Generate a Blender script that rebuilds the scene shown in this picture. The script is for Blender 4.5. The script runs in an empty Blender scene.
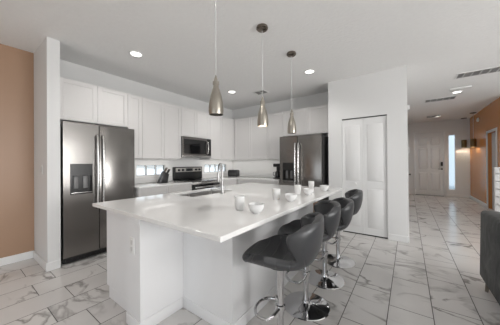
import bpy, bmesh, math, random
from mathutils import Vector, Matrix
random.seed(4)
C = bpy.context.scene.collection
SC = bpy.context.scene

# ------------------------------------------------------------------ camera
f_px = 218.9
yaw, pit, rol = math.radians(35.9), math.radians(0.17), math.radians(-0.37)
Fv = Vector((-math.sin(yaw)*math.cos(pit), math.cos(yaw)*math.cos(pit), math.sin(pit)))
R0 = Vector((math.cos(yaw), math.sin(yaw), 0)); U0 = R0.cross(Fv)
Rv = R0*math.cos(rol) + U0*math.sin(rol); Uv = Rv.cross(Fv)
cam = bpy.data.cameras.new('camera'); cam_o = bpy.data.objects.new('camera', cam); C.objects.link(cam_o)
cam.sensor_width = 36; cam.lens = f_px/500*36; cam.clip_start = .02
cam_o.matrix_world = Matrix(((Rv.x, Uv.x, -Fv.x, 0), (Rv.y, Uv.y, -Fv.y, 0), (Rv.z, Uv.z, -Fv.z, 1.25), (0, 0, 0, 1)))
SC.camera = cam_o

# ------------------------------------------------------------------ light
SC.view_settings.view_transform = 'Standard'; SC.view_settings.look = 'None'
SC.view_settings.gamma = 1; SC.view_settings.use_curve_mapping = False
SC.view_settings.exposure = -0.62
W = bpy.data.worlds.new('sky'); SC.world = W; W.use_nodes = True
nt = W.node_tree; nt.nodes.clear()
tc = nt.nodes.new('ShaderNodeTexCoord'); sx = nt.nodes.new('ShaderNodeSeparateXYZ'); rp = nt.nodes.new('ShaderNodeValToRGB')
bg = nt.nodes.new('ShaderNodeBackground'); wo = nt.nodes.new('ShaderNodeOutputWorld')
nt.links.new(tc.outputs['Generated'], sx.inputs[0]); mr = nt.nodes.new('ShaderNodeMapRange'); mr.inputs[1].default_value = -.14; mr.inputs[2].default_value = .06
nt.links.new(sx.outputs['Z'], mr.inputs[0]); nt.links.new(mr.outputs[0], rp.inputs[0])
rp.color_ramp.elements[0].position = 0.0; rp.color_ramp.elements[0].color = (.42, .45, .46, 1)
e_ = rp.color_ramp.elements.new(.5); e_.color = (.80, .86, .90, 1)
rp.color_ramp.elements[-1].position = 1.0; rp.color_ramp.elements[-1].color = (.86, .93, 1, 1)  # rp.color_ramp.elements[1].color = (.86, .93, 1, 1)
nt.links.new(rp.outputs[0], bg.inputs[0]); bg.inputs[1].default_value = 2.6
nt.links.new(bg.outputs[0], wo.inputs[0])

def area(name, loc, rot, sx_, sy_, e, col=(1, 1, 1)):
    l = bpy.data.lights.new(name, 'AREA'); l.shape = 'RECTANGLE'; l.size = sx_; l.size_y = sy_; l.energy = e; l.color = col
    o = bpy.data.objects.new(name, l); o.location = loc; o.rotation_euler = rot; C.objects.link(o); return o
PI = math.pi
sun = bpy.data.lights.new('sun', 'SUN'); sun.energy = 5.5; sun.angle = .01; sun.color = (1, .98, .95)
sun_o = bpy.data.objects.new('sun', sun); C.objects.link(sun_o); sun_o.rotation_euler = (math.radians(48), 0, math.radians(8))
# daylight coming in through the sliding doors of the rear wall
area('rear_window_daylight', (-0.6, -4.40, 1.25), (PI/2, 0, 0), 5.0, 2.2, 15, (1, .985, .97))
area('living_side_fill', (5.1, 1.2, 1.4), (PI/2-.5, 0, PI/2), 3.6, 1.8, 400, (1, .985, .97))  # added fill from the unseen living side, lifting the island side and floor

# ------------------------------------------------------------------ materials
def lin(r, g, b):
    return tuple(((c/255)/12.92 if c/255 <= .04045 else ((c/255+.055)/1.055)**2.4) for c in (r, g, b))
class NT:
    def __init__(s, name):
        s.m = bpy.data.materials.new(name); s.m.use_nodes = True; s.t = s.m.node_tree
        s.p = s.t.nodes['Principled BSDF']
    def n(s, k, **kw):
        x = s.t.nodes.new('ShaderNode'+k)
        for a, b in kw.items(): setattr(x, a, b)
        return x
    def l(s, a, b): s.t.links.new(a, b)
    def math(s, op, a, b=None, c=None):
        x = s.n('Math', operation=op)
        for i, v in enumerate((a, b, c)):
            if v is None: continue
            if isinstance(v, (int, float)): x.inputs[i].default_value = v
            else: s.l(v, x.inputs[i])
        return x.outputs[0]
    def mix(s, fac, a, b):
        x = s.n('Mix', data_type='RGBA')
        if isinstance(fac, (int, float)): x.inputs[0].default_value = fac
        else: s.l(fac, x.inputs[0])
        for i, v in ((6, a), (7, b)):
            if isinstance(v, tuple): x.inputs[i].default_value = (*v[:3], 1)
            else: s.l(v, x.inputs[i])
        return x.outputs[2]
def mat(name, col, rough=.5, metal=0, noise=0, nscale=20, bump=0, bscale=60, coat=0, stretch=(1, 1, 1), spec=.5, emis=None, es=0, trans=0, sheen=0):
    N = NT(name); p = N.p
    p.inputs['Base Color'].default_value = (*col, 1); p.inputs['Roughness'].default_value = rough
    p.inputs['Metallic'].default_value = metal; p.inputs['Coat Weight'].default_value = coat
    p.inputs['Specular IOR Level'].default_value = spec; p.inputs['Transmission Weight'].default_value = trans
    p.inputs['Sheen Weight'].default_value = sheen
    tc = N.n('TexCoord'); mp = N.n('Mapping'); mp.inputs['Scale'].default_value = stretch; N.l(tc.outputs['Object'], mp.inputs[0])
    if noise:
        t = N.n('TexNoise'); t.inputs['Scale'].default_value = nscale; t.inputs['Detail'].default_value = 4; N.l(mp.outputs[0], t.inputs[0])
        a = tuple(max(0, c*(1-noise)) for c in col); b = tuple(min(1, c*(1+noise)) for c in col)
        N.l(N.mix(t.outputs[0], a, b), p.inputs['Base Color'])
    if bump:
        t = N.n('TexNoise'); t.inputs['Scale'].default_value = bscale; t.inputs['Detail'].default_value = 3; N.l(mp.outputs[0], t.inputs[0])
        bn = N.n('Bump'); bn.inputs['Strength'].default_value = bump; bn.inputs['Distance'].default_value = .004
        N.l(t.outputs[0], bn.inputs['Height']); N.l(bn.outputs[0], p.inputs['Normal'])
    if emis:
        p.inputs['Emission Color'].default_value = (*emis, 1); p.inputs['Emission Strength'].default_value = es
    return N.m
M = {}
M['wall'] = mat('wall_paint', (.74, .74, .735), .6, noise=.012, nscale=3, bump=.15, bscale=90)
M['ceiling'] = mat('ceiling_paint', (.86, .858, .85), .8, noise=.03, nscale=25, bump=.8, bscale=28)
M['hallbrown'] = mat('hall_brown_paint', lin(196, 130, 68), .22, noise=.03, nscale=4, bump=.1, bscale=90)
M['brown'] = mat('brown_paint', lin(164, 132, 107), .42, noise=.02, nscale=4, bump=.1, bscale=90)
M['trim'] = mat('trim_paint', (.77, .77, .765), .35, noise=.01, bump=.03)
M['cab'] = mat('cabinet_paint', (.72, .705, .695), .4, noise=.012, nscale=6, bump=.03)
M['island'] = mat('island_paint', (.80, .80, .805), .45, noise=.01, nscale=6, bump=.05)
M['quartz'] = mat('white_quartz', (.80, .795, .785), .07, noise=.05, nscale=180, spec=.5)
M['steel'] = mat('brushed_steel', (.27, .258, .246), .25, 1, noise=.10, nscale=14, stretch=(26, 26, .5))
M['panel'] = mat('panel_steel', (.46, .44, .41), .42, .2, noise=.04)
M['steel2'] = mat('pale_steel', (.66, .65, .64), .24, 1, noise=.05, nscale=30)
M['nickel'] = mat('brushed_nickel', (.42, .39, .34), .30, 1, noise=.12, nscale=40, stretch=(1, 1, .05))
M['darknickel'] = mat('dark_nickel', (.22, .19, .16), .25, 1, noise=.08)
M['faucet'] = mat('satin_chrome', (.44, .435, .43), .28, 1, noise=.02)
M['chrome'] = mat('chrome', (.62, .62, .63), .07, 1, noise=.01)
M['sinksteel'] = mat('sink_steel', (.55, .54, .53), .30, 1, noise=.05)
M['black'] = mat('black_plastic', (.012, .012, .013), .35, noise=.1)
M['darkglass'] = mat('dispenser_black', (.022, .022, .022), .25, noise=.05)
M['blackglass'] = mat('black_glass', (.008, .008, .009), .06, noise=.05, coat=.4)
M['darkgrey'] = mat('dark_grey_metal', (.045, .044, .043), .4, noise=.08)
M['greyplastic'] = mat('grey_plastic', (.20, .20, .20), .35, noise=.05)
M['ceramic'] = mat('white_ceramic', (.78, .78, .775), .18, noise=.01, coat=.3)
M['white'] = mat('white_plastic', (.80, .80, .79), .4, noise=.01)
M['ventframe'] = mat('vent_frame', (.62, .615, .61), .5, noise=.02)
M['ventgrey'] = mat('vent_grey', (.40, .395, .39), .5, noise=.05)
M['sofa'] = mat('charcoal_velvet', (.026, .027, .026), .85, noise=.95, nscale=5, bump=.8, bscale=9, sheen=.12)
M['wood'] = mat('warm_wood', lin(150, 118, 92), .5, noise=.2, nscale=8, stretch=(6, 6, .6))
M['legwood'] = mat('grey_wood_leg', lin(108, 100, 90), .4, noise=.1, stretch=(6, 6, .6))
M['brass'] = mat('dark_brass', (.16, .11, .055), .3, 1, noise=.1)
M['shaded_white'] = mat('shaded_white_paint', (.55, .55, .56), .6, noise=.02)  # white darkened in its colour to stand in for shade
M['lamp'] = mat('lit_lens', (.9, .9, .88), .4, emis=(1, .96, .9), es=6)
M['fill_diffuser'] = mat('fill_panel_glow', (.85, .85, .84), .5, emis=(1, .97, .93), es=.25)  # faint glow for the added panels under the wall cabinets
M['bulb'] = mat('warm_bulb', (.9, .88, .82), .4, emis=(1, .88, .70), es=9)
M['display'] = mat('display_glass', (.01, .012, .015), .1, emis=(.3, .36, .36), es=.03)
M['cord'] = mat('clear_cord', (.62, .62, .61), .4, noise=.02)

def glassblock():
    N = NT('glass_block'); p = N.p
    p.inputs['Base Color'].default_value = (.95, .97, .98, 1); p.inputs['Transmission Weight'].default_value = 1; p.inputs['Roughness'].default_value = .22
    tc = N.n('TexCoord'); v = N.n('TexVoronoi'); v.inputs['Scale'].default_value = 16; N.l(tc.outputs['Object'], v.inputs[0])
    b = N.n('Bump'); b.inputs['Strength'].default_value = .5; b.inputs['Distance'].default_value = .01
    N.l(v.outputs[0], b.inputs['Height']); N.l(b.outputs[0], p.inputs['Normal']); return N.m
M['gblock'] = glassblock()
def pane():
    N = NT('window_pane'); p = N.p
    p.inputs['Base Color'].default_value = (.97, .98, 1, 1); p.inputs['Transmission Weight'].default_value = 1; p.inputs['Roughness'].default_value = .12
    p.inputs['IOR'].default_value = 1.2
    tc = N.n('TexCoord'); v = N.n('TexNoise'); v.inputs['Scale'].default_value = 30; N.l(tc.outputs['Object'], v.inputs[0])
    b = N.n('Bump'); b.inputs['Strength'].default_value = .03; N.l(v.outputs[0], b.inputs['Height']); N.l(b.outputs[0], p.inputs['Normal']); return N.m
M['pane'] = pane()

def leather():
    N = NT('charcoal_leather'); p = N.p
    p.inputs['Base Color'].default_value = (.045, .046, .049, 1); p.inputs['Roughness'].default_value = .40
    tc = N.n('TexCoord'); sp = N.n('SeparateXYZ'); N.l(tc.outputs['Object'], sp.inputs[0])
    # stitched rows across the seat
    fr = N.math('FRACT', N.math('MULTIPLY', sp.outputs['X'], 13.0))
    d = N.math('ABSOLUTE', N.math('SUBTRACT', fr, .5)); ln = N.math('SMOOTH_MIN', N.math('MULTIPLY', d, 12.0), 1.0, .2)
    low = N.math('LESS_THAN', sp.outputs['Z'], .70)
    h = N.math('MULTIPLY', N.math('SUBTRACT', ln, 1.0), low)
    ns = N.n('TexNoise'); ns.inputs['Scale'].default_value = 160; N.l(tc.outputs['Object'], ns.inputs[0])
    hh = N.math('ADD', h, N.math('MULTIPLY', ns.outputs[0], .12))
    b = N.n('Bump'); b.inputs['Strength'].default_value = .6; b.inputs['Distance'].default_value = .004
    N.l(hh, b.inputs['Height']); N.l(b.outputs[0], p.inputs['Normal']); return N.m
M['leather'] = leather()

def velvet():
    N = NT('charcoal_velvet'); p = N.p; p.inputs['Roughness'].default_value = .8; p.inputs['Sheen Weight'].default_value = .06
    tc = N.n('TexCoord'); t = N.n('TexNoise'); t.inputs['Scale'].default_value = 5.5; t.inputs['Detail'].default_value = 4; t.inputs['Distortion'].default_value = .8; N.l(tc.outputs['Object'], t.inputs[0])
    r = N.n('ValToRGB'); N.l(t.outputs[0], r.inputs[0])
    r.color_ramp.elements[0].position = .38; r.color_ramp.elements[0].color = (.009, .010, .009, 1)
    r.color_ramp.elements[1].position = .68; r.color_ramp.elements[1].color = (.052, .054, .051, 1)
    N.l(r.outputs[0], p.inputs['Base Color'])
    b = N.n('Bump'); b.inputs['Strength'].default_value = .8; b.inputs['Distance'].default_value = .012; N.l(t.outputs[0], b.inputs['Height']); N.l(b.outputs[0], p.inputs['Normal'])
    return N.m
M['sofa'] = velvet()
def floor_mat():
    N = NT('marble_tile'); p = N.p
    tc = N.n('TexCoord'); sp = N.n('SeparateXYZ'); N.l(tc.outputs['Object'], sp.inputs[0])
    x, y = sp.outputs['X'], sp.outputs['Y']
    pw, pl = .302, .586
    u = N.math('DIVIDE', N.math('SUBTRACT', x, .155), pw); col = N.math('FLOOR', u); fu = N.math('SUBTRACT', u, col)
    par = N.math('FLOORED_MODULO', col, 2.0)
    yo = N.math('ADD', N.math('SUBTRACT', y, .70), N.math('MULTIPLY', par, .19))
    v = N.math('DIVIDE', yo, pl); row = N.math('FLOOR', v); fv = N.math('SUBTRACT', v, row)
    du = N.math('MULTIPLY', N.math('MINIMUM', fu, N.math('SUBTRACT', 1.0, fu)), pw)
    dv = N.math('MULTIPLY', N.math('MINIMUM', fv, N.math('SUBTRACT', 1.0, fv)), pl)
    g = N.math('LESS_THAN', N.math('MINIMUM', du, dv), .0033)
    cmb = N.n('CombineXYZ'); N.l(col, cmb.inputs[0]); N.l(row, cmb.inputs[1])
    wn = N.n('TexWhiteNoise', noise_dimensions='3D'); N.l(cmb.outputs[0], wn.inputs['Vector'])
    off = N.n('VectorMath', operation='SCALE'); N.l(wn.outputs['Color'], off.inputs[0]); off.inputs['Scale'].default_value = 14
    add = N.n('VectorMath', operation='ADD'); N.l(tc.outputs['Object'], add.inputs[0]); N.l(off.outputs[0], add.inputs[1])
    # warped ridges = veins, running on a diagonal
    mp = N.n('Mapping'); mp.inputs['Rotation'].default_value = (0, 0, .95); mp.inputs['Scale'].default_value = (1.0, 2.0, 1); N.l(add.outputs[0], mp.inputs[0])
    n1 = N.n('TexNoise'); n1.inputs['Scale'].default_value = 1.25; n1.inputs['Detail'].default_value = 5; n1.inputs['Distortion'].default_value = .7; N.l(mp.outputs[0], n1.inputs[0])
    r = N.math('ABSOLUTE', N.math('SUBTRACT', n1.outputs[0], .5))
    vein = N.math('MULTIPLY', N.math('MAXIMUM', N.math('SUBTRACT', 1.0, N.math('MULTIPLY', r, 32.0)), 0.0), 1.0)
    n2 = N.n('TexNoise'); n2.inputs['Scale'].default_value = 2.2; N.l(add.outputs[0], n2.inputs[0])
    amt = N.math('MULTIPLY', vein, N.math('MAXIMUM', N.math('MULTIPLY', N.math('SUBTRACT', n2.outputs[0], .38), 3.2), 0.0))
    amt = N.math('MINIMUM', N.math('MULTIPLY', amt, 1.3), .85)
    cl = N.n('TexNoise'); cl.inputs['Scale'].default_value = 2.6; cl.inputs['Detail'].default_value = 3; N.l(add.outputs[0], cl.inputs[0])
    base = N.mix(cl.outputs[0], (.60, .58, .565), (.72, .705, .69))
    tile = N.mix(amt, base, (.26, .245, .235))
    N.l(N.mix(g, tile, (.105, .10, .095)), p.inputs['Base Color'])
    N.l(N.math('ADD', N.math('MULTIPLY', g, .5), .20), p.inputs['Roughness'])
    b = N.n('Bump'); b.inputs['Strength'].default_value = .4; b.inputs['Distance'].default_value = .002
    N.l(N.math('SUBTRACT', 1.0, g), b.inputs['Height']); N.l(b.outputs[0], p.inputs['Normal'])
    return N.m
M['floor'] = floor_mat()

# ------------------------------------------------------------------ mesh helpers
class MB:
    def __init__(s): s.bm = bmesh.new()
    def box(s, x0, x1, y0, y1, z0, z1, bev=0, seg=2):
        b = s.bm; vs = [b.verts.new((x, y, z)) for z in (z0, z1) for y in (y0, y1) for x in (x0, x1)]
        fs = [b.faces.new([vs[i] for i in q]) for q in ((0, 2, 3, 1), (4, 5, 7, 6), (0, 1, 5, 4), (2, 6, 7, 3), (0, 4, 6, 2), (1, 3, 7, 5))]
        if bev:
            es = list({e for f in fs for e in f.edges}); bmesh.ops.bevel(b, geom=es, offset=bev, segments=seg, profile=.5, affect='EDGES')
        return s
    def hexa(s, pts, bev=0, seg=2):      # 8 points: bottom 4 ccw, top 4 ccw
        b = s.bm; v = [b.verts.new(p) for p in pts]
        fs = [b.faces.new([v[i] for i in q]) for q in ((3, 2, 1, 0), (4, 5, 6, 7), (0, 1, 5, 4), (1, 2, 6, 5), (2, 3, 7, 6), (3, 0, 4, 7))]
        if bev: bmesh.ops.bevel(b, geom=list({e for f in fs for e in f.edges}), offset=bev, segments=seg, profile=.5, affect='EDGES')
        return s
    def lathe(s, prof, n=32, cx=0, cy=0, axis='z'):
        b = s.bm; rings = []
        for r, z in prof:
            if r <= 1e-6: rings.append([b.verts.new(s.ax(cx, cy, 0, 0, z, axis))])
            else: rings.append([b.verts.new(s.ax(cx, cy, r*math.cos(2*PI*i/n), r*math.sin(2*PI*i/n), z, axis)) for i in range(n)])
        for a, c in zip(rings, rings[1:]):
            if len(a) == 1 and len(c) == 1: continue
            for i in range(n):
                j = (i+1) % n
                if len(a) == 1: b.faces.new((a[0], c[j], c[i]))
                elif len(c) == 1: b.faces.new((a[i], a[j], c[0]))
                else: b.faces.new((a[i], a[j], c[j], c[i]))
        return s
    def ax(s, cx, cy, p, q, z, axis):
        return (cx+p, cy+q, z) if axis == 'z' else ((cx+p, z, cy+q) if axis == 'y' else (z, cx+p, cy+q))
    def cyl(s, r, z0, z1, n=24, cx=0, cy=0, axis='z'):
        return s.lathe([(0, z0), (r, z0), (r, z1), (0, z1)], n, cx, cy, axis)
    def tube(s, pts, r, n=10, closed=False):
        b = s.bm; pts = [Vector(p) for p in pts]; k = len(pts); rings = []
        def tan(i):
            if closed: return (pts[(i+1) % k]-pts[i-1]).normalized()
            return (pts[min(i+1, k-1)]-pts[max(i-1, 0)]).normalized()
        t = tan(0); u = t.orthogonal().normalized()
        for i in range(k):
            t2 = tan(i); u = (t.rotation_difference(t2) @ u); u = (u-t2*u.dot(t2)).normalized(); t = t2; w = t.cross(u)
            rr = r[i] if isinstance(r, (list, tuple)) else r
            rings.append([b.verts.new(pts[i]+(u*math.cos(2*PI*a/n)+w*math.sin(2*PI*a/n))*rr) for a in range(n)])
        for i in range(k if closed else k-1):
            A, B = rings[i], rings[(i+1) % k]
            for a in range(n): b.faces.new((A[a], A[(a+1) % n], B[(a+1) % n], B[a]))
        if not closed: b.faces.new(rings[0][::-1]); b.faces.new(rings[-1])
        return s
    def build(s, name, m, parent=None, smooth=True, ang=35):
        b = s.bm; bmesh.ops.recalc_face_normals(b, faces=b.faces)
        me = bpy.data.meshes.new(name); b.to_mesh(me); b.free(); me.materials.append(m)
        if smooth:
            me.polygons.foreach_set('use_smooth', [True]*len(me.polygons)); me.set_sharp_from_angle(angle=math.radians(ang))
        o = bpy.data.objects.new(name, me); C.objects.link(o)
        if parent: o.parent = parent
        return o
def box(name, m, parent, *a, **k): return MB().box(*a, **k).build(name, m, parent)
def tag(o, label, cat, group=None, kind=None):
    o['label'] = label; o['category'] = cat
    if group: o['group'] = group
    if kind: o['kind'] = kind
    return o
def thing(name, label, cat, loc=(0, 0, 0), rz=0, group=None, kind=None):
    o = bpy.data.objects.new(name, None); C.objects.link(o); o.location = loc; o.rotation_euler = (0, 0, rz); o.empty_display_size = .1
    return tag(o, label, cat, group, kind)
def copy_tree(o, parent=None):
    c = o.copy(); C.objects.link(c)
    if parent: c.parent = parent
    for ch in list(o.children): copy_tree(ch, c)
    return c
def clone(o, label, loc, rz=None):
    c = copy_tree(o); c['label'] = label; c.location = loc
    if rz is not None: c.rotation_euler = (0, 0, rz)
    return c
def struct(name, mb, m, label, cat): return tag(mb.build(name, m), label, cat, kind='structure')
def shaker(mb, x0, x1, z0, z1, yf=-.02, th=.019, rail=.058, rec=.007):
    mb.box(x0+rail-.002, x1-rail+.002, yf+rec, yf+th, z0+rail-.002, z1-rail+.002)
    mb.box(x0, x0+rail, yf, yf+th, z0, z1, .002, 1); mb.box(x1-rail, x1, yf, yf+th, z0, z1, .002, 1)
    mb.box(x0+rail, x1-rail, yf, yf+th, z0, z0+rail, .002, 1); mb.box(x0+rail, x1-rail, yf, yf+th, z1-rail, z1, .002, 1)
    return mb
def raised(mb, x0, x1, z0, z1, yf, yo=.006, g=.012):
    # raised field inside a moulded groove, proud of the slab at yf by a bevelled step
    mb.hexa([(x0, yf, z0), (x1, yf, z0), (x1, yf, z1), (x0, yf, z1), (x0+g, yf-yo, z0+g), (x1-g, yf-yo, z0+g), (x1-g, yf-yo, z1-g), (x0+g, yf-yo, z1-g)])
    i = .045
    mb.hexa([(x0+i, yf-yo, z0+i), (x1-i, yf-yo, z0+i), (x1-i, yf-yo, z1-i), (x0+i, yf-yo, z1-i), (x0+i+.02, yf-yo-.006, z0+i+.02), (x1-i-.02, yf-yo-.006, z0+i+.02), (x1-i-.02, yf-yo-.006, z1-i-.02), (x0+i+.02, yf-yo-.006, z1-i-.02)])

H = 2.75
XB, XK, YB = -4.08, -4.02, 4.72          # brown wall, kitchen wall, kitchen back wall
CX0, CX1, CY = -1.21, -.01, 4.176        # closet front
YF, XR = 10.55, 1.72                     # front wall, hall wall
XE, YS, YR = 5.2, 7.3, -4.5

# ------------------------------------------------------------------ structure
struct('floor', MB().box(XB-.1, XE+.1, YR-.1, YF+.1, -.06, 0), M['floor'], 'grey veined white marble tile floor with dark grout', 'floor')
struct('ceiling', MB().box(XB-.1, XE+.1, YR-.1, YF+.1, H, H+.06), M['ceiling'], 'textured off-white ceiling over kitchen and hall', 'ceiling')
struct('wall_left', MB().box(XB-.1, XB, YR, .682, 0, H), M['brown'], 'plain brown painted wall beside the white wall end', 'wall')
struct('wall_stub', MB().box(XB-.1, -3.424, .683, .803, 0, H), M['wall'], 'white wall end between brown wall and refrigerator', 'wall')
kw = MB(); Z0, Z1 = 1.03, 1.225; x0, x1 = XK-.12, XK
W1, W2 = (2.02, 2.60), (3.665, 4.44)
kw.box(x0, x1, .804, YB, 0, Z0).box(x0, x1, .804, YB, Z1, H)
for a, b in ((.804, W1[0]), (W1[1], W2[0]), (W2[1], YB)): kw.box(x0, x1, a, b, Z0, Z1)
struct('wall_kitchen', kw, M['wall'], 'white kitchen wall behind the stove with two low glass block windows', 'wall')
struct('wall_back', MB().box(XK-.12, CX0-.001, YB+.001, YB+.1, 0, H), M['wall'], 'white kitchen back wall behind cabinets and toaster', 'wall')
DX0, DX1, DZ = -.972, -.28, 2.03
cw = MB(); cw.box(CX0, DX0, CY, CY+.11, 0, H).box(DX1, CX1, CY, CY+.11, 0, H).box(DX0, DX1, CY, CY+.11, DZ, H)
cw.box(CX0, CX0+.07, CY+.11, YB+.1, 0, H).box(CX0+.07, CX1-.11, YB-.0, YB+.1, 0, H)
struct('wall_closet', cw, M['wall'], 'tall white wall box around the bifold closet door', 'wall')
struct('wall_hall', MB().box(CX1-.11, CX1, CY+.111, YF, 0, H), M['wall'], 'white hall wall running from closet corner to the entry', 'wall')
fw = MB(); FD = (.215, 1.04, 2.335); SL = (1.165, 1.352, .25, 2.215)
fw.box(-.12, FD[0], YF+.001, YF+.14, 0, H).box(FD[0], FD[1], YF+.001, YF+.14, FD[2], H).box(FD[1], SL[0], YF+.001, YF+.14, 0, H)
fw.box(SL[0], SL[1], YF+.001, YF+.14, 0, SL[2]).box(SL[0], SL[1], YF+.001, YF+.14, SL[3], H).box(SL[1], XR, YF+.001, YF+.14, 0, H)
struct('wall_front', fw, M['wall'], 'white entry wall around front door and sidelight', 'wall')
HD = (7.74, 8.46, 2.0)
hw = MB(); hw.box(XR, XR+.12, YS, HD[0], 0, H).box(XR, XR+.12, HD[1], YF+.14, 0, H).box(XR, XR+.12, HD[0], HD[1], HD[2], H)
struct('wall_right', hw, M['hallbrown'], 'brown painted hall wall with a white framed doorway', 'wall')
struct('wall_stairs', MB().box(XR+.121, XE, YS, YS+.1, 0, H), M['wall'], 'white wall behind the stairs', 'wall')
# living room walls behind and beside the camera, with their openings
lw = MB(); a, b = 0, 2.5
lw.box(XE, XE+.1, YR, -.6, 0, H).box(XE, XE+.1, 3.0, YS, 0, H).box(XE, XE+.1, -.6, 3.0, 0, .5).box(XE, XE+.1, -.6, 3.0, 2.3, H)
struct('wall_living', lw, M['wall'], 'white living room wall with a wide window', 'wall')
rw = MB(); rw.box(XB-.1, -3.1, YR-.1, YR, 0, H).box(1.9, XE, YR-.1, YR, 0, H).box(-3.1, 1.9, YR-.1, YR, 2.35, H)
struct('wall_rear', rw, M['wall'], 'white rear wall around the sliding glass doors', 'wall')
tr = MB()
for x in (-3.1, -.62, 1.86): tr.box(x, x+.04, YR-.08, YR-.02, 0, 2.35)
tr.box(-3.1, 1.9, YR-.08, YR-.02, 2.31, 2.35)
struct('window_3', tr, M['trim'], 'white frame of the sliding glass doors behind the camera', 'window')
M['splash'] = mat('white_backsplash', (.89, .885, .87), .3, noise=.01, nscale=8)
def splash(label, m):
    o = tag(m.build('backsplash', M['splash']), label, 'backsplash')
q = .004; sx0, sx1 = XK+.0005, XK+.006; zt = 1.338
m = MB(); m.box(sx0, sx1, 1.74, YB-.008, .893, Z0).box(sx0, sx1, 1.74, W1[0], Z0, zt).box(sx0, sx1, W1[1], W2[0], Z0, zt).box(sx0, sx1, W2[1], YB-.008, Z0, zt).box(sx0, sx1, W1[0], W1[1], Z1, zt).box(sx0, sx1, W2[0], W2[1], Z1, zt)
splash('white backsplash around the glass block windows behind the stove', m)
m = MB(); m.box(sx1+.001, -2.2, YB-.006, YB-.0005, .893, zt)
splash('white backsplash on the back wall behind toaster and coffee maker', m)
# baseboards
bh, bt = .10, .014
def bb(n, label, *boxes):
    m = MB()
    for q in boxes: m.box(*q, 0.001, bh, .004, 1)
    struct('baseboard_'+n, m, M['trim'], label, 'baseboard')
bb('brown', 'white baseboard under the plain brown wall', (XB, XB+bt, YR, .682-bt))
bb('stub', 'white baseboard wrapping the white wall end', (XB, -3.424, .682-bt, .682), (-3.424, -3.424+bt, .682-bt, .80))
bb('closet', 'white baseboard at the foot of the closet wall', (DX1+.005, CX1, CY-bt, CY-.0005), (CX0, DX0-.005, CY-bt, CY-.0005), (CX1, CX1+bt, CY-bt, 8.4))
bb('front', 'white baseboard along the entry wall', (-.01+bt, FD[0]-.07, YF-bt, YF), (FD[1]+.07, XR-bt, YF-bt, YF))
bb('right', 'white baseboard under the brown hall wall', (XR-bt, XR, HD[1]+.07, YF-bt), (XR-bt, XR, YS, HD[0]-.07))

# glass block windows
def blocks(n, y0, y1, k, label):
    r = thing('window_%d' % n, label, 'window', (0, 0, 0), kind='structure')
    m = MB(); w = (y1-y0)/k
    for i in range(k): m.box(XK-.09, XK-.012, y0+i*w+.010, y0+(i+1)*w-.010, Z0+.008, Z1-.008, .008, 2)
    m.build('glass_block', M['gblock'], r)
    g = MB()
    for i in range(k+1):
        c = min(max(y0+i*w, y0+.005), y1-.005); g.box(XK-.085, XK-.02, c-.005, c+.005, Z0+.0005, Z1-.0005)
    g.box(XK-.085, XK-.02, y0+.001, y1-.001, Z0, Z0+.006).box(XK-.085, XK-.02, y0+.001, y1-.001, Z1-.006, Z1)
    g.build('mortar', M['white'], r)
blocks(1, W1[0], W1[1], 3, 'low glass block window over the counter by the knife block')
blocks(2, W2[0], W2[1], 4, 'low glass block window between the stove and toaster corner')

# front door + sidelight
r = thing('door_1', 'white six-panel front door with dark keypad lock', 'door', (0, 0, 0), kind='structure')
m = MB(); m.box(FD[0]+.004, FD[1]-.004, YF+.03, YF+.075, .012, FD[2]-.004)
dw = FD[1]-FD[0]; cxm = (FD[0]+FD[1])/2
for s in (0, 1):
    px0 = FD[0]+.105 if s == 0 else cxm+.045; px1 = cxm-.045 if s == 0 else FD[1]-.105
    for z0, z1 in ((.20, .86), (1.0, 1.78), (1.88, 2.18)): raised(m, px0, px1, z0, z1, YF+.03, .024, .03)
m.build('door_panel', M['trim'], r)
m = MB(); m.box(FD[0]-.065, FD[0]-.001, YF-.018, YF, 0.001, FD[2]+.065, .004).box(FD[1]+.001, FD[1]+.065, YF-.018, YF, 0.001, FD[2]+.065, .004).box(FD[0]-.001, FD[1]+.001, YF-.018, YF, FD[2]+.001, FD[2]+.065, .004)
m.build('door_frame', M['trim'], r)
m = MB(); m.box(.955, 1.015, YF+.003, YF+.03, 1.10, 1.25, .01).build('keypad_lock', M['black'], r)
m = MB(); m.cyl(.028, YF+.005, YF+.03, 20, .985, .99, 'y'); m.tube([(.985, YF+.006, .99), (.985, YF-.03, .99), (.93, YF-.035, .99), (.88, YF-.03, .99)], .010); m.build('door_handle', M['darkgrey'], r)
r = thing('window_4', 'tall narrow glass sidelight beside the front door', 'window', (0, 0, 0), kind='structure')
MB().box(SL[0]+.012, SL[1]-.012, YF+.06, YF+.07, SL[2]+.012, SL[3]-.012).build('pane', M['pane'], r)
m = MB(); a = .012
m.box(SL[0], SL[0]+a, YF+.02, YF+.10, SL[2], SL[3]).box(SL[1]-a, SL[1], YF+.02, YF+.10, SL[2], SL[3]).box(SL[0]+a, SL[1]-a, YF+.02, YF+.10, SL[2], SL[2]+a).box(SL[0]+a, SL[1]-a, YF+.02, YF+.10, SL[3]-a, SL[3])
m.build('window_frame', M['trim'], r)
box('threshold', M['darkgrey'], bpy.data.objects['door_1'], FD[0], FD[1], YF+.005, YF+.12, .0005, .0115)
M['backdrop'] = mat('backdrop_paint', (.42, .50, .56), .9, noise=.05, bump=.3)  # colour of the added wall beyond the sidelight
struct('wall_backdrop', MB().box(-4, 7, 13.6, 13.8, -.1, 4.5), M['backdrop'], 'pale blue-grey wall added outside to dim the sidelight view', 'wall')  # added beyond the door so the sidelight looks less bright
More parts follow.
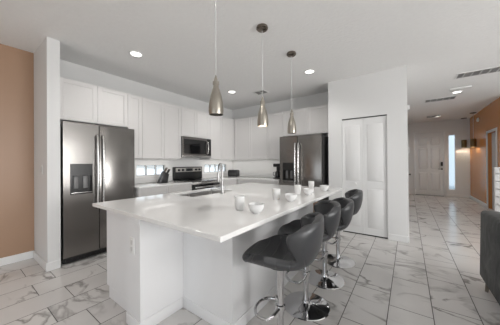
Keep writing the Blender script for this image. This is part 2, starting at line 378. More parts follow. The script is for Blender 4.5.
# hall doorway in the brown wall
r = thing('door_2', 'white hall door in a white frame on the brown wall', 'door', (0, 0, 0), kind='structure')
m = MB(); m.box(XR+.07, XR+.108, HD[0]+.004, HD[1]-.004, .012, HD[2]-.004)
m.build('door_panel', M['shaded_white'], r)  # white slab, its shade put into the grey colour
m = MB(); m.box(XR-.018, XR, HD[0]-.065, HD[0], 0.001, HD[2]+.065, .004).box(XR-.018, XR, HD[1], HD[1]+.065, 0.001, HD[2]+.065, .004).box(XR-.018, XR, HD[0], HD[1], HD[2], HD[2]+.065, .004)
m.build('door_frame', M['trim'], r)
m = MB(); m.cyl(.026, XR+.03, XR+.07, 16, HD[1]-.56, .90, 'x'); m.lathe([(0, XR-.01), (.022, XR-.008), (.027, XR+.01), (.018, XR+.03), (.01, XR+.035), (.01, XR+.07)], 16, HD[1]-.56, .90, 'x'); m.build('door_knob', M['darkgrey'], r)
# closet bifold
r = thing('door_3', 'white two-leaf bifold closet door with moulded panels', 'door', (0, 0, 0), kind='structure')
mid = (DX0+DX1)/2
for a, b in ((DX0+.004, mid-.0013), (mid+.0013, DX1-.004)):
    m = MB(); m.box(a, b, CY+.022, CY+.055, .022, DZ-.018)
    for z0, z1 in ((.14, .80), (.93, 1.90)): raised(m, a+.055, b-.055, z0, z1, CY+.022, .0058)
    m.build('door_leaf', M['trim'], r)
MB().lathe([(0, CY-.012), (.014, CY-.010), (.018, CY-.002), (.012, CY+.008), (.008, CY+.012), (.008, CY+.022)], 20, mid-.12, .88, 'y').build('door_knob', M['white'], r)
box('track', M['darkgrey'], r, DX0+.002, DX1-.002, CY+.015, CY+.07, DZ-.014, DZ-.001)
box('gap_shade', M['black'], r, DX0+.002, DX1-.002, CY+.03, CY+.10, .002, .016)  # black strip standing in for the shade under the leaves
box('back_panel', M['shaded_white'], r, DX0, DX1, CY+.12, CY+.13, .001, DZ+.05)

# ------------------------------------------------------------------ kitchen cabinets
def upper(label, loc, rz, w, d, z0, z1, doors, group):
    r = thing('upper_cabinet', label, 'cabinet', loc, rz, group)
    box('body', M['cab'], r, .001, w-.001, 0, d, z0, z1)
    if z0 < 1.5 and w > .3:  # added unseen fill under the cabinets to brighten the backsplash
        st = MB().box(.05, w-.05, .04, .28, z0-.006, z0-.0005, .002, 1).build('fill_panel', M['fill_diffuser'], r)
        l = bpy.data.lights.new('lamp_glow', 'AREA'); l.shape = 'RECTANGLE'; l.size = w-.12; l.size_y = .22; l.energy = .75*w; l.color = (1, .97, .93)  # fill lamp that goes with the added panel
        lo = bpy.data.objects.new('lamp_glow', l); lo.parent = r; lo.location = (w/2, .16, z0-.010); C.objects.link(lo)
    for a, b in doors: shaker(MB(), a+.0018, b-.0018, z0+.003, z1-.003).build('door', M['cab'], r)
    return r
T = 2.388
XC = -3.67; D = XC-XK-.008
g1 = 'white wall cabinets over the stove wall'; g2 = 'white wall cabinets on the back wall'
R9 = PI/2
upper('white two-door cabinet above the refrigerator by the brown wall', (XC, .83, 0), R9, .872, D, 1.835, T, ((0, .45), (.45, .872)), g1)
upper('narrow white one-door wall cabinet just after the near refrigerator', (XC, 1.703, 0), R9, .232, D, 1.342, T, ((0, .232),), g1)
upper('tall white two-door wall cabinet above the knife block', (XC, 1.936, 0), R9, .785, D, 1.342, T, ((0, .412), (.412, .785)), g1)
upper('short white two-door wall cabinet above the microwave', (XC, 2.722, 0), R9, .778, D, 1.80, T, ((0, .40), (.40, .778)), g1)
upper('white two-door wall cabinet between microwave and kitchen corner', (XC, 3.501, 0), R9, .84, D, 1.342, T, ((0, .42), (.42, .84)), g1)
upper('white wall cabinet filling the corner above the toaster', (XC+.0, 4.343, 0), R9, .375, D, 1.342, T, (), g1)
YC = YB-.352
upper('white two-door wall cabinet in the corner on the back wall', (XC+.022, YC, 0), 0, 1.01, .35, 1.342, T, ((.002, .495), (.495, 1.01)), g2)
upper('white one-door wall cabinet above the coffee maker', (XC+1.033, YC, 0), 0, .386, .35, 1.342, T, ((0, .386),), g2)
upper('white two-door cabinet above the refrigerator by the closet', (XC+1.42, YC, 0), 0, 1.035, .35, 1.835, T, ((0, .565), (.565, 1.035)), g2)

CT = .892
def base(label, loc, rz, w, d, cols, group='white base cabinets along the kitchen walls'):
    r = thing('base_cabinet', label, 'cabinet', loc, rz, group)
    box('body', M['cab'], r, .001, w-.001, 0, d, .10, CT-.034)
    box('toe_kick', M['shaded_white'], r, .001, w-.001, .06, d, .001, .10)
    for a, b in cols:
        dr = shaker(MB(), a+.002, b-.002, CT-.19, CT-.042, rail=.035).build('drawer', M['cab'], r)
        shaker(MB(), a+.002, b-.002, .105, CT-.196).build('door', M['cab'], r)
    return r
XF = -3.40
base('white base cabinet between near refrigerator and stove', (XF, 1.735, 0), R9, 1.02, XF-XK-.008, ((0, .51), (.51, 1.02)))
base('white base cabinet between stove and kitchen corner', (XF, 3.525, 0), R9, 1.19, XF-XK-.008, ((0, .62),))
base('white base cabinet under the back counter beside the toaster', (XF+.025, YB-.602, 0), 0, 1.16, .60, ((.05, .6), (.6, 1.16)))
ct = MB(); ct.box(XK+.001, XF+.035, 1.73, 2.758, CT-.032, CT, .004).box(XK+.0065, XK+.024, 1.745, 2.758, CT, CT+.10, .003)
tag(ct.build('countertop', M['quartz']), 'white counter slab between near refrigerator and stove', 'countertop')
ct = MB(); yb = YB-.637
ct.box(XK+.001, XF+.035, 3.523, YB-.001, CT-.032, CT, .003).box(XF+.035, -2.20, yb, YB-.001, CT-.032, CT, .003)
ct.box(XK+.0065, XK+.024, 3.523, YB-.028, CT, CT+.10, .003).box(XK+.0065, -2.20, YB-.028, YB-.0065, CT, CT+.10, .003)
tag(ct.build('countertop', M['quartz']), 'white corner counter slab carrying toaster and coffee maker', 'countertop')

# ------------------------------------------------------------------ refrigerators (front face local y=0, facing -y, width along x)
def fridge(label, loc, rz, w, dp_):
    r = thing('refrigerator', label, 'refrigerator', loc, rz, 'stainless side-by-side refrigerators')
    h = 1.785; s = .392
    m = MB(); m.box(0.004, w-.004, .075, dp_, .03, h-.02, .006); m.build('cabinet_body', M['darkgrey'], r)
    for x in (.012, w-.075): MB().box(x, x+.063, .067, .11, h-.019, h+.008, .004).build('hinge_cover', M['darkgrey'], r)
    # freezer door with a real dispenser recess
    d0, d1, e0, e1 = .072, .315, .865, 1.255
    m = MB(); xs = (.003, d0, d1, s-.004); zs = (.085, e0, e1, h)
    for i in range(3):
        for j in range(3):
            if (i, j) != (1, 1): m.box(xs[i], xs[i+1], 0, .065, zs[j], zs[j+1])
    bmesh.ops.remove_doubles(m.bm, verts=m.bm.verts, dist=1e-5)
    dr = m.build('freezer_door', M['steel'], r)
    q = MB(); q.box(d0, d1, .055, .064, e0, e1).box(d0, d0+.006, .0, .055, e0, e1).box(d1-.006, d1, 0, .055, e0, e1).box(d0+.006, d1-.006, 0, .055, e0, e0+.012)
    q.box(d0+.006, d1-.006, -.002, .055, e1-.15, e1)
    dp = q.build('water_dispenser', M['darkglass'], dr)
    for x in (d0+.045, d1-.095): MB().box(x, x+.05, .035, .05, e0+.07, e0+.23, .006).build('paddle', M['greyplastic'], dp)
    MB().box(d0+.01, d1-.01, -.006, .05, e0+.013, e0+.024, .003).build('drip_tray', M['steel2'], dp)
    m = MB(); m.box(s+.004, w-.003, 0, .065, .085, h, .008, 2); dl = m.build('fridge_door', M['steel'], r)
    for x, p in ((s-.032, dr), (s+.036, dl)):
        pts = [(x, -.0, .66), (x, -.035, .67)]+[(x, -.045-.018*math.sin(PI*i/12), .69+.92*i/12) for i in range(13)]+[(x, -.035, 1.63), (x, 0, 1.64)]
        MB().tube(pts, .0135, 12).build('handle', M['steel2'], p)
    m = MB(); m.box(.006, w-.006, .03, .10, .012, .080); 
    for k in range(12): m.box(.03+k*(w-.1)/12, .03+k*(w-.1)/12+.05, .024, .03, .03, .065)
    m.build('base_grille', M['black'], r)
    for x in (.05, w-.05):
        for y in (.12, dp_-.06): MB().cyl(.02, .0, .03, 12, x, y).build('foot', M['black'], r)
    return r
fridge('stainless side-by-side refrigerator beside the white wall end', (-3.44, .829, 0), R9, .877, .57)
fridge('stainless side-by-side refrigerator beside the closet wall', (-2.160, 4.03, 0), 0, .868, .68)

# ------------------------------------------------------------------ stove and microwave
r = thing('stove', 'black and stainless electric range under the microwave', 'stove', (-3.385, 2.762, 0), R9)
w, d = .758, .63
box('body', M['darkgrey'], r, 0, w, .03, d-.002, .06, .885)
MB().box(.001, w-.001, -.015, d-.05, .886, .898, .004).build('cooktop', M['blackglass'], r)
m = MB()
for x, y, rr in ((.19, .14, .105), (.56, .14, .085), (.19, .42, .08), (.56, .42, .10)): MB().lathe([(rr-.004, .8983), (rr, .8988), (rr+.004, .8983)], 36, x, y).build('burner_ring', M['greyplastic'], r)
od = MB().box(.004, w-.004, -.02, .028, .22, .83, .005).build('oven_door', M['blackglass'], r)
MB().tube([(.05, -.02, .775), (.05, -.055, .78), (.08, -.062, .78), (w-.08, -.062, .78), (w-.05, -.055, .78), (w-.05, -.02, .775)], .013, 12).build('handle', M['steel2'], od)
MB().box(.0, w, -.018, .03, .835, .884, .004).build('front_trim', M['steel2'], r)
MB().box(.004, w-.004, -.018, .028, .065, .212, .005).build('drawer', M['steel'], r)
bg_ = MB().box(.0, w, d-.075, d-.002, .899, 1.178, .012, 3).build('backguard', M['black'], r)
MB().box(.03, w-.03, d-.082, d-.074, 1.07, 1.158, .003).build('control_panel', M['panel'], bg_)
for x in (.10, .20, w-.20, w-.10):
    MB().lathe([(0, d-.118), (.018, d-.118), (.021, d-.108), (.023, d-.083), (.023, d-.0825)], 20, x, 1.113, 'y').build('knob', M['black'], bg_)
MB().box(.29, w-.29, d-.086, d-.083, 1.085, 1.145, .001).build('display', M['display'], bg_)
for x in (.05, w-.05):
    for y in (.08, .5): MB().cyl(.02, .0, .06, 12, x, y).build('foot', M['black'], r)

r = thing('microwave', 'stainless over-the-range microwave with black glass door', 'microwave', (-3.60, 2.722, 1.375), R9)
w, h = .758, .415
box('body', M['darkgrey'], r, .002, w-.002, .03, .415, .004, h)
m = MB(); m.box(.0, w*.84, 0, .03, .045, .075).box(0, w*.84, 0, .03, h-.045, h-.002).box(0, .022, 0, .03, .075, h-.045).box(w*.84-.02, w*.84, 0, .03, .075, h-.045)
bmesh.ops.remove_doubles(m.bm, verts=m.bm.verts, dist=1e-5)
dr = m.build('door', M['steel'], r)
box('door_glass', M['blackglass'], dr, .022, w*.84-.02, .004, .02, .075, h-.045)
MB().tube([(w*.825, 0, .075), (w*.825, -.035, .085)]+[(w*.825, -.04-.02*math.sin(PI*i/10), .10+.22*i/10) for i in range(11)]+[(w*.825, -.035, .335), (w*.825, 0, .345)], .012, 12).build('handle', M['steel2'], dr)
kp = box('control_panel', M['blackglass'], r, w*.84+.002, w, 0, .03, .045, h-.002)
MB().box(w*.87, w-.015, -.003, 0, h-.12, h-.06).build('display', M['display'], kp)
box('vent_strip', M['steel2'], r, 0, w, .002, .03, .004, .043)

# ------------------------------------------------------------------ island
IX0, IX1, IY0, IY1 = -2.352, -.743, .778, 3.21
SK = (-2.29, -1.87, 1.54, 2.20)
m = MB(); xs = (IX0, SK[0], SK[1], IX1); ys = (IY0, SK[2], SK[3], IY1)
for z, flip in ((CT, 0), (CT-.030, 1)):
    for i in range(3):
        for j in range(3):
            if (i, j) == (1, 1): continue
            v = [m.bm.verts.new(p) for p in ((xs[i], ys[j], z), (xs[i+1], ys[j], z), (xs[i+1], ys[j+1], z), (xs[i], ys[j+1], z))]
            m.bm.faces.new(v)
bmesh.ops.remove_doubles(m.bm, verts=m.bm.verts, dist=1e-5)
def wallq(p, q): m.bm.faces.new([m.bm.verts.new(c) for c in ((*p, CT-.03), (*q, CT-.03), (*q, CT), (*p, CT))])
for lst in (xs, ):
    for i in range(3):
        wallq((xs[i], IY0), (xs[i+1], IY0)); wallq((xs[i], IY1), (xs[i+1], IY1)); wallq((IX0, ys[i]), (IX0, ys[i+1])); wallq((IX1, ys[i]), (IX1, ys[i+1]))
wallq((SK[0], SK[2]), (SK[1], SK[2])); wallq((SK[0], SK[3]), (SK[1], SK[3])); wallq((SK[0], SK[2]), (SK[0], SK[3])); wallq((SK[1], SK[2]), (SK[1], SK[3]))
bmesh.ops.remove_doubles(m.bm, verts=m.bm.verts, dist=1e-5)
o = tag(m.build('island_countertop', M['quartz'], smooth=False), 'wide white quartz island countertop with cut-out for the sink', 'countertop')
bv = o.modifiers.new('bevel', 'BEVEL'); bv.width = .004; bv.segments = 2; bv.limit_method = 'ANGLE'
ZU = CT-.031
r = thing('kitchen_island', 'white kitchen island base under the quartz slab with seating overhang', 'kitchen island', (0, 0, 0))
m = MB(); m.box(-2.36+.0, -1.90, .889, 3.09, .105, ZU-.0)
o_b = MB()
# hollow under the sink: four pieces round the bowls
o_b.box(-2.335, -1.80, .889, SK[2]-.03, .105, ZU).box(-2.335, -1.80, SK[3]+.03, 3.09, .105, ZU).box(-2.335, SK[0]-.02, SK[2]-.03, SK[3]+.03, .105, ZU).box(SK[0]-.02, -1.80, SK[2]-.03, SK[3]+.03, .105, .60)
m.bm.free(); o_b.build('cabinet_body', M['island'], r)
box('toe_kick', M['island'], r, -2.285, -1.80, .889, 3.09, .001, .104)
m = MB(); m.box(-1.797, -1.60, .827, 1.205, .001, ZU).box(-1.797, -1.60, 1.205, 3.09, .001, ZU)
bmesh.ops.remove_doubles(m.bm, verts=m.bm.verts, dist=1e-5); m.build('knee_wall', M['island'], r)
m = MB(); m.box(-1.599, -1.035, 1.205, 2.86, .001, ZU); m.build('seating_panel', M['island'], r)
box('trim_cap', M['island'], r, -1.805, -1.592, .819, .8265, ZU-.06, ZU, bev=.003)
m = MB(); m.box(-1.803, -1.592, .819, .8265, .001, .09, .003).box(-1.5995, -1.592, .8275, 1.196, .001, .09, .003).box(-1.599, -1.028, 1.197, 1.2045, .001, .09, .003).box(-1.0345, -1.027, 1.2045, 2.86, .001, .09, .003)
m.build('baseboard', M['island'], r)
for i in range(4):
    a = .92+i*.54
    rr = MB(); k = shaker(rr, a, a+.535, .115, ZU-.01, yf=-2.357*-1-.0)
    rr.bm.transform(Matrix(((0, -1, 0, 0), (-1, 0, 0, 4.01), (0, 0, 1, 0), (0, 0, 0, 1)))); rr.build('door', M['island'], r)
sp = box('support_panel', M['wood'], r, -1.12, -1.035, 2.862, 3.06, .001, ZU); sp['label'] = 'brown wooden support panel'
m = MB(); m.box(-1.745, -1.675, .820, .8265, .565, .69, .003); o = m.build('outlet', M['white'])
o2 = MB().box(-1.725, -1.695, .8185, .8198, .585, .62).box(-1.725, -1.695, .8185, .8198, .635, .67).build('socket_face', M['cord'], o)
tag(o, 'white electrical outlet on the island pillar', 'outlet')
# sink
r = thing('sink', 'double-bowl stainless undermount sink in the island top', 'sink', (0, 0, 0))
def bowl(y0, y1):
    x0, x1, zt, zb = SK[0]-.004, SK[1]+.004, CT-.032, CT-.21
    m = MB(); b = m.bm
    def ring(i, z): return [b.verts.new(p) for p in ((x0+i, y0+i, z), (x1-i, y0+i, z), (x1-i, y1-i, z), (x0+i, y1-i, z))]
    rs = [ring(-.0, zt), ring(.012, zb+.03), ring(.04, zb)]
    for A, B in zip(rs, rs[1:]):
        for i in range(4): b.faces.new((A[i], A[(i+1) % 4], B[(i+1) % 4], B[i]))
    b.faces.new(rs[-1]); es = [e for e in b.edges if abs(e.verts[0].co.z-e.verts[1].co.z) > .02]
    bmesh.ops.bevel(b, geom=es, offset=.02, segments=3, affect='EDGES')
    m.build('bowl', M['sinksteel'], r)
    MB().lathe([(0, zb+.004), (.035, zb+.004), (.042, zb+.002)], 20, (x0+x1)/2, (y0+y1)/2).build('drain', M['chrome'], r)
SM = 1.83
bowl(SK[2]-.004, SM-.012); bowl(SM+.012, SK[3]+.004)
box('divider', M['sinksteel'], r, SK[0]-.004, SK[1]+.004, SM-.012, SM+.012, CT-.06, CT-.034, bev=.004)
# faucet
fx, fy = -1.79, 1.91
r = thing('faucet', 'chrome gooseneck pull-down faucet at the island sink', 'faucet', (fx, fy, CT), math.radians(-28))
MB().lathe([(0, .001), (.028, .001), (.028, .008), (.021, .014), (.019, .10), (.0, .10)], 24).build('base', M['faucet'], r)
pts = [(0, 0, .09), (0, 0, .26)]+[(-.075+.075*math.cos(a), 0, .27+.085*math.sin(a)) for a in [PI*i/14 for i in range(15)]]+[(-.15, 0, .23)]
MB().tube(pts, .0105, 12).build('spout', M['faucet'], r)
MB().lathe([(0, .125), (.017, .125), (.018, .16), (.014, .235), (0, .235)], 20, -.15, 0).build('spray_head', M['faucet'], r)
MB().tube([(0, -.015, .06), (0, -.04, .065), (-.03, -.10, .09)], [.010, .008, .006], 10).build('handle', M['faucet'], r)

# cups and bowls on the island
def cup(label, x, y, s=1.0):
    o = MB().lathe([(0, .0005), (.028, .0005), (.031, .004), (.0375, .05), (.040, .103), (.0385, .105), (.037, .103), (.0345, .05), (.028, .010), (0, .008)], 36).build('cup', M['ceramic'])
    o.location = (x, y, CT); tag(o, label, 'cup', 'white cups lined up on the island'); return o
def bowl_(label, x, y):
    o = MB().lathe([(0, .0005), (.024, .0005), (.027, .008), (.045, .020), (.0545, .042), (.0575, .066), (.0555, .068), (.0535, .066), (.051, .042), (.042, .023), (.022, .014), (0, .012)], 36).build('bowl', M['ceramic'])
    o.location = (x, y, CT); tag(o, label, 'bowl', 'white bowls lined up on the island'); return o
c0 = cup('tall white cup nearest the near corner of the island', -1.058, 1.322)
b0 = bowl_('white bowl nearest the near corner of the island', -.882, 1.292)
for x, y, l in ((-1.05, 1.89, 'second tall white cup from the near corner of the island'), (-1.027, 2.345, 'third tall white cup from the near corner of the island'), (-1.08, 2.92, 'tall white cup farthest from the near corner, before the refrigerator')): clone(c0, l, (x, y, CT))
for x, y, l in ((-.89, 1.877, 'second white bowl from the near corner of the island'), (-.907, 2.365, 'third white bowl from the near corner of the island'), (-.872, 2.82, 'white bowl farthest along the island toward the closet')): clone(b0, l, (x, y, CT))

# ------------------------------------------------------------------ countertop appliances
# knife block: slanted body, handles leaning up toward the room
r = thing('knife_block', 'black slanted knife block on the counter under the wall cabinets', 'knife block', (-3.72, 2.36, CT), math.radians(80))
m = MB(); m.hexa([(-.10, -.05, .0005), (.07, -.05, .0005), (.07, .05, .0005), (-.10, .05, .0005), (.0, -.05, .22), (.10, -.05, .16), (.10, .05, .16), (.0, .05, .22)], .006, 2); m.build('block', M['black'], r)
for i in range(3):
    for j in range(2):
        bx, bz = .025+.05*j, .205-.03*j; y = -.032+.032*i
        MB().tube([(bx, y, bz-.01), (bx+.035, y, bz+.05), (bx+.05, y, bz+.078)], [.008, .0095, .007], 8).build('knife_handle', M['darkgrey'] if j else M['legwood'], r)
r = thing('toaster', 'black two-slot toaster in the corner of the kitchen counter', 'toaster', (-3.63, 4.30, CT), math.radians(20))
m = MB(); m.box(-.14, .14, -.085, .085, .015, .19, .035, 4); m.build('body', M['black'], r)
for y in (-.055, .022): MB().box(-.115, .115, y, y+.033, .186, .1915).build('slot', M['steel2'], r)
MB().box(.141, .165, -.02, .02, .10, .118, .004).build('lever', M['chrome'], r)
MB().box(-.10, .10, -.088, -.084, .06, .12, .001).build('side_plate', M['darkgrey'], r)
for x in (-.11, .11):
    for y in (-.06, .06): MB().cyl(.012, .0005, .02, 10, x, y).build('foot', M['black'], r)
r = thing('coffee_maker', 'black coffee maker with glass jug beside the closet refrigerator', 'coffee maker', (-2.40, 4.43, CT), 0)
MB().box(-.085, .085, -.12, .12, .0005, .03, .01).build('base', M['black'], r)
MB().box(-.085, .085, .04, .12, .031, .31, .01).build('water_tank', M['black'], r)
MB().box(-.085, .085, -.12, .12, .27, .345, .02, 3).build('brew_head', M['black'], r)
MB().lathe([(0, .032), (.06, .034), (.066, .08), (.058, .14), (.045, .165), (.05, .172)], 24, 0, -.045).build('jug', M['blackglass'], r)
MB().tube([(-.06, -.045, .15), (-.105, -.06, .15), (-.11, -.06, .08), (-.064, -.05, .06)], .007, 8).build('jug_handle', M['black'], r)

# ------------------------------------------------------------------ bar stools
def cat(ks, s, i):
    n = len(ks)
    for k in range(n-1):
        if s <= ks[k+1][0] or k == n-2:
            a, b = ks[k], ks[k+1]; t = (s-a[0])/(b[0]-a[0]); p = ks[k-1] if k else a; q = ks[k+2] if k+2 < n else b
            m0 = (b[i]-p[i])/(b[0]-p[0])*(b[0]-a[0]); m1 = (q[i]-a[i])/(q[0]-a[0])*(b[0]-a[0])
            return (2*t**3-3*t*t+1)*a[i]+(t**3-2*t*t+t)*m0+(-2*t**3+3*t*t)*b[i]+(t**3-t*t)*m1
KS = [  # s, forward, z, half width, wing forward, edge lift
    (0.00, .215, .598, .075, -.02, .000), (.05, .225, .618, .110, -.03, .004), (.14, .185, .630, .165, -.02, .022), (.28, .09, .622, .216, -.005, .068),
    (.42, -.02, .612, .224, 0, .082), (.54, -.12, .616, .190, .015, .060), (.64, -.195, .645, .166, .055, .05), (.72, -.232, .705, .196, .115, .045),
    (.80, -.250, .772, .232, .152, .040), (.88, -.258, .832, .236, .140, .020), (.95, -.258, .885, .205, .090, -.025), (1.0, -.254, .908, .160, .050, -.038)]
def shell():
    nu, nv = 40, 18; b = MB(); g = []
    for i in range(nu+1):
        s = i/nu; row = []
        fw_, z, hw_, wf, lf = (cat(KS, s, k) for k in range(1, 6))
        for j in range(nv+1):
            t = -1+2*j/nv; q = abs(t)**2.0
            row.append(b.bm.verts.new((-(fw_+wf*q), hw_*math.sin(t*PI/2*.92)/math.sin(PI/2*.92), z+lf*q)))
        g.append(row)
    for i in range(nu):
        for j in range(nv): b.bm.faces.new((g[i][j], g[i][j+1], g[i+1][j+1], g[i+1][j]))
    return b
def stool(label, x, y, yawd):
    r = thing('bar_stool', label, 'bar stool', (x, y, 0), math.radians(yawd), 'charcoal leather bar stools along the island')
    o = shell().build('seat', M['leather'], r, ang=180)
    so = o.modifiers.new('thick', 'SOLIDIFY'); so.thickness = .050; so.offset = 0
    ss = o.modifiers.new('round', 'SUBSURF'); ss.levels = 1; ss.render_levels = 2
    MB().lathe([(0, .565), (.085, .565), (.085, .578), (0, .578)], 24).build('seat_plate', M['darkgrey'], r)
    MB().lathe([(0, .23), (.0255, .23), (.0262, .25), (.0262, .52), (.034, .565), (0, .565)], 28).build('gas_lift', M['chrome'], r)
    MB().lathe([(0, .02), (.031, .02), (.031, .05), (.0225, .07), (.0225, .232), (0, .232)], 28).build('column', M['chrome'], r)
    MB().lathe([(0, .001), (.198, .001), (.200, .005), (.195, .010), (.13, .018), (.06, .027), (.038, .04), (.034, .055), (0, .055)], 56).build('base', M['chrome'], r)
    pts = []
    for i in range(25):
        a = -PI*.5+PI*i/24; pts.append((-.065-.105*max(math.cos(a), 0)**.75, .115*math.sin(a), .255))
    pts = [(-.0, -.028, .285), (-.025, -.08, .268)]+pts+[(-.025, .08, .268), (0, .028, .285)]
    MB().tube(pts, .010, 10).build('footrest', M['chrome'], r)
    MB().lathe([(.027, .265), (.034, .268), (.034, .302), (.027, .305)], 24).build('collar', M['chrome'], r)
    MB().tube([(.02, .03, .55), (.03, .12, .548), (.03, .17, .54)], .005, 8).build('height_lever', M['chrome'], r)
    return r
s0 = stool('charcoal leather bar stool nearest the near corner of the island', -.705, 1.31, 13)
for x, y, a, dz, l in ((-.735, 1.84, 27, 0, 'second charcoal bar stool counting from the near corner of the island'), (-.735, 2.37, 27, -.045, 'third charcoal bar stool counting from the near corner of the island'), (-.73, 2.90, 17, 0, 'charcoal bar stool farthest along the island, before the closet door')):
    c = clone(s0, l, (x, y, 0), math.radians(a))
    for ch in c.children:
        if ch.name.split('.')[0] in ('seat', 'seat_plate', 'height_lever', 'gas_lift'): ch.location.z = dz

# ------------------------------------------------------------------ pendants over the island
def pendant(label, x, y, lit):
    r = thing('pendant_lamp', label, 'pendant lamp', (x, y, H), 0, 'brushed nickel pendants over the island')
    MB().lathe([(0, -.001), (.060, -.001), (.064, -.012), (.064, -.026), (.052, -.038), (.012, -.040), (0, -.046)], 32).build('canopy', M['darknickel'], r)
    MB().cyl(.0028, -.78, -.03, 8).build('cord', M['cord'], r)
    z = -H
    P = [(.004, 1.985), (.010, 1.965), (.018, 1.932), (.026, 1.928), (.027, 1.905), (.022, 1.900), (.024, 1.88), (.034, 1.85), (.047, 1.81), (.056, 1.765), (.0605, 1.715), (.061, 1.675), (.059, 1.655), (.056, 1.655), (.058, 1.675), (.0575, 1.715), (.053, 1.765), (.044, 1.81), (.03, 1.85), (0, 1.87)]
    sh = MB().lathe([(a, b+z) for a, b in P], 40).build('lamp_shade', M['nickel'], r)
    MB().lathe([(0.0612, 1.690+z), (.0622, 1.688+z), (.0622, 1.684+z), (.0612, 1.682+z)], 40).build('ring', M['nickel'], sh)
    if lit: MB().lathe([(0, 1.664+z), (.03, 1.665+z), (.045, 1.672+z), (.03, 1.72+z), (.014, 1.76+z), (0, 1.76+z)], 24).build('bulb', M['bulb'], r)
    else: MB().lathe([(0, 1.668+z), (.052, 1.668+z), (.052, 1.672+z), (0, 1.674+z)], 24).build('lamp_socket', M['darkgrey'], r)
    return r
pendant('brushed nickel bottle-shaped pendant hanging nearest the near island corner', -1.293, 1.31, 0)
pendant('brushed nickel pendant in the middle of three with glowing bulb', -1.293, 2.03, 1)
pendant('unlit brushed nickel pendant hanging farthest along the island', -1.283, 2.75, 0)
# hall pendants
def hall_pendant(label, x, y, z0, z1):
    r = thing('hall_pendant', label, 'pendant lamp', (x, y, H), 0, 'small cylinder pendants by the entry')
    MB().lathe([(0, -.001), (.075, -.001), (.075, -.02), (0, -.026)], 24).build('canopy', M['darkgrey'], r)
    MB().cyl(.003, z1-H, -.02, 8).build('cord', M['cord'], r)
    MB().lathe([(.01, z1-H), (.066, z1-H), (.072, z1-H-.01), (.072, z0-H), (.067, z0-H), (.067, z1-H-.02), (.0, z1-H-.02)], 28).build('lamp_shade', M['brass'], r)
    MB().lathe([(0, z0-H+.05), (.03, z0-H+.06), (.04, z0-H+.10), (.02, z0-H+.16), (0, z0-H+.17)], 16).build('bulb', M['bulb'], r)
    l = bpy.data.lights.new('lamp_glow', 'POINT'); l.energy = 15; l.color = (1, .86, .66); l.shadow_soft_size = .04
    o = bpy.data.objects.new('lamp_glow', l); o.parent = r; o.location = (0, 0, z0-H+.06); C.objects.link(o)
hall_pendant('small dark brass pendant nearest the front door sidelight', 1.55, 10.40, 1.74, 2.0)
hall_pendant('small dark brass pendant hanging before the brown hall wall', 1.612, 9.43, 1.70, 1.95)

# ------------------------------------------------------------------ recessed lights, vents, detectors
def can(label, x, y, e=42):
    r = thing('recessed_light', label, 'ceiling light', (x, y, H), 0, 'round recessed ceiling lights')
    MB().lathe([(.066, -.0005), (.092, -.0005), (.092, -.005), (.083, -.009), (.068, -.006), (.066, -.002)], 36).build('trim_ring', M['white'], r)
    MB().lathe([(0, -.004), (.067, -.004), (.067, -.001), (0, -.001)], 32).build('lens', M['lamp'], r)
    l = bpy.data.lights.new('lamp_glow', 'SPOT'); l.energy = e; l.color = (1, .975, .945); l.spot_size = math.radians(140); l.spot_blend = .8; l.shadow_soft_size = .06
    o = bpy.data.objects.new('lamp_glow', l); o.parent = r; o.location = (0, 0, -.02); C.objects.link(o)
    return r
can('recessed ceiling light in front of the near refrigerator cabinets', -3.0, 1.51)
can('recessed ceiling light before the closet wall', -1.306, 3.49)
can('recessed ceiling light near the kitchen corner', -2.99, 3.50)
can('recessed ceiling light above the near island corner', -1.30, 1.42)
can('recessed ceiling light over the sofa', 1.0, 2.0, 16)
can('recessed ceiling light behind the camera by the rear doors', -1.3, -1.0, 24)
can('recessed ceiling light behind the camera beside the brown wall', -3.0, -1.0, 16)
can('recessed ceiling light in the hall between the long vents', .855, 6.42, 5)
can('recessed ceiling light in the hall nearest the front door', .80, 9.45, 44)
def vent(label, x0, x1, y0, y1, k, m_sl):
    r = thing('ceiling_vent', label, 'ceiling vent', ((x0+x1)/2, (y0+y1)/2, H), 0, 'ceiling air vents')
    w, d = (x1-x0)/2, (y1-y0)/2; b = .022
    MB().box(-w, w, -d, -d+b, -.010, -.001, .002, 1).box(-w, w, d-b, d, -.010, -.001, .002, 1).box(-w, -w+b, -d+b, d-b, -.010, -.001, .002, 1).box(w-b, w, -d+b, d-b, -.010, -.001, .002, 1).build('frame', M['white'], r)
    box('backing', M['ventgrey'], r, -w+b, w-b, -d+b, d-b, -.0025, -.001)
    dv = MB()
    for i in range(1, k): x = -w+2*w*i/k; dv.box(x-.007, x+.007, -d+b, d-b, -.010, -.003)
    if k > 1: dv.build('divider', M['ventframe'], r)
    n = max(3, int((d*2-.04)/.022))
    for i in range(n):
        y = -d+b+(2*d-2*b)*(i+.5)/n
        MB().hexa([(-w+b, y-.003, -.009), (w-b, y-.003, -.009), (w-b, y+.009, -.004), (-w+b, y+.009, -.004), (-w+b, y-.004, -.008), (w-b, y-.004, -.008), (w-b, y+.008, -.003), (-w+b, y+.008, -.003)]).build('slat', m_sl, r)
vent('long grey six-section ceiling vent nearest the sofa end of the hall', .68, 1.30, 5.08, 5.38, 6, M['ventgrey'])
vent('long grey ceiling vent midway along the hall', .33, .91, 6.76, 7.06, 5, M['ventgrey'])
vent('short grey ceiling vent close to the front door', .49, .85, 9.2, 9.52, 3, M['ventgrey'])
vent('small grey ceiling vent above the kitchen corner', -2.66, -2.38, 3.78, 4.0, 2, M['ventgrey'])
o = MB().box(.70, 1.02, 6.02, 6.12, H-.03, H-.001, .008).build('ceiling_register', M['white']); tag(o, 'slim white fixture on the hall ceiling beside the recessed light', 'ceiling fixture')  # slim white ceiling register, built as a plain bar
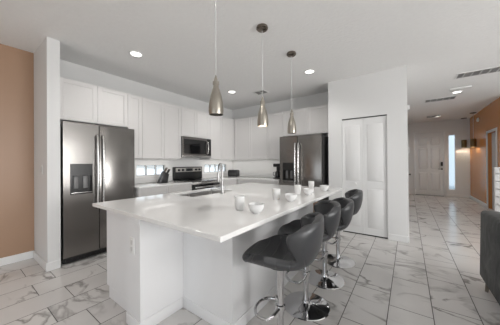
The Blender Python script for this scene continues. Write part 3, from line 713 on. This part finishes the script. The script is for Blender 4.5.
o = MB().lathe([(0, XR-.035), (.05, XR-.034), (.06, XR-.02), (.062, XR-.001), (0, XR-.001)], 28, 9.39, 2.515, 'x').build('smoke_detector', M['white']); tag(o, 'round pale smoke detector high on the brown hall wall', 'smoke detector')
r = MB().box(-3.69, -3.62, .676, .6825, 1.13, 1.245, .003).build('light_switch', M['white']); tag(r, 'small white light switch on the white wall end', 'light switch')
box('rocker', M['cord'], r, -3.672, -3.638, .6735, .6755, 1.155, 1.22)
o = MB().box(CX1+.001, CX1+.04, 5.9, 6.1, 2.40, 2.50, .006).build('door_chime', M['white']); tag(o, 'white door chime box high on the hall wall by the closet corner', 'door chime')
o = MB().box(CX1+.001, CX1+.035, 6.94, 7.06, 1.50, 1.64, .006).build('thermostat', M['white']); tag(o, 'white thermostat on the hall wall past the closet corner', 'thermostat')
r = thing('door_4', 'white side door in the hall wall seen edge-on', 'door', (0, 0, 0), kind='structure')
MB().box(CX1+.001, CX1+.012, 8.55, 9.35, .005, 2.03).build('door_panel', M['trim'], r)
MB().box(CX1+.001, CX1+.018, 8.47, 8.545, .001, 2.10).box(CX1+.001, CX1+.018, 9.355, 9.43, .001, 2.10).box(CX1+.001, CX1+.018, 8.545, 9.355, 2.035, 2.10).build('door_frame', M['trim'], r)
MB().cyl(.026, CX1+.0125, CX1+.03, 16, 8.62, .86, 'x').lathe([(.01, CX1+.03), (.026, CX1+.045), (.024, CX1+.065), (0, CX1+.068)], 16, 8.62, .86, 'x').build('door_knob', M['darkgrey'], r)

# ------------------------------------------------------------------ stair railing
r = thing('stair_railing', 'white horizontal-bar stair railing in front of the brown hall wall', 'railing', (1.60, 7.22, 0))
MB().box(-.04, .04, -.04, .04, .001, 1.10, .004).build('post', M['trim'], r)
MB().box(-.05, .05, -.05, .05, 1.101, 1.125, .006).build('post_cap', M['trim'], r)
MB().box(-.04, .04, -1.95, -1.87, .001, 1.10, .004).build('post', M['trim'], r)
for i in range(6):
    z = .12+i*.17
    MB().box(-.016, .016, -1.869, -.041, z, z+.024, .004).build('rail', M['trim'], r)

# ------------------------------------------------------------------ sofa (back toward the kitchen)
r = thing('sofa', 'dark charcoal velvet sofa standing with its back to the island', 'sofa', (.568, 1.10, 0))
L, Dp = 2.05, .88
MB().box(.02, Dp, .03, L-.03, .115, .36, .03, 3).build('base', M['sofa'], r)
m = MB(); m.hexa([(.0, .0, .10), (.20, .0, .10), (.20, L, .10), (.0, L, .10), (.012, 0, .768), (.16, 0, .768), (.16, L, .768), (.012, L, .768)], .035, 4); m.build('backrest', M['sofa'], r)
for y in (0, L-.2): MB().box(.165, Dp+.01, y+.004, y+.196, .10, .60, .05, 4).build('arm', M['sofa'], r)
for i in range(2):
    a = .205+i*(L-.41)/2; b = a+(L-.41)/2-.008
    MB().box(.25, Dp+.02, a, b, .365, .50, .04, 4).build('seat_cushion', M['sofa'], r)
    MB().hexa([(.215, a, .505), (.36, a, .505), (.36, b, .505), (.215, b, .505), (.18, a, .80), (.28, a, .80), (.28, b, .80), (.18, b, .80)], .04, 4).build('back_cushion', M['sofa'], r)
for x in (.03, Dp-.07):
    for y in (.10, L-.12): MB().tube([(x+.0, y, .001), (x+.015, y, .115)], [.012, .021], 12).build('leg', M['legwood'], r)
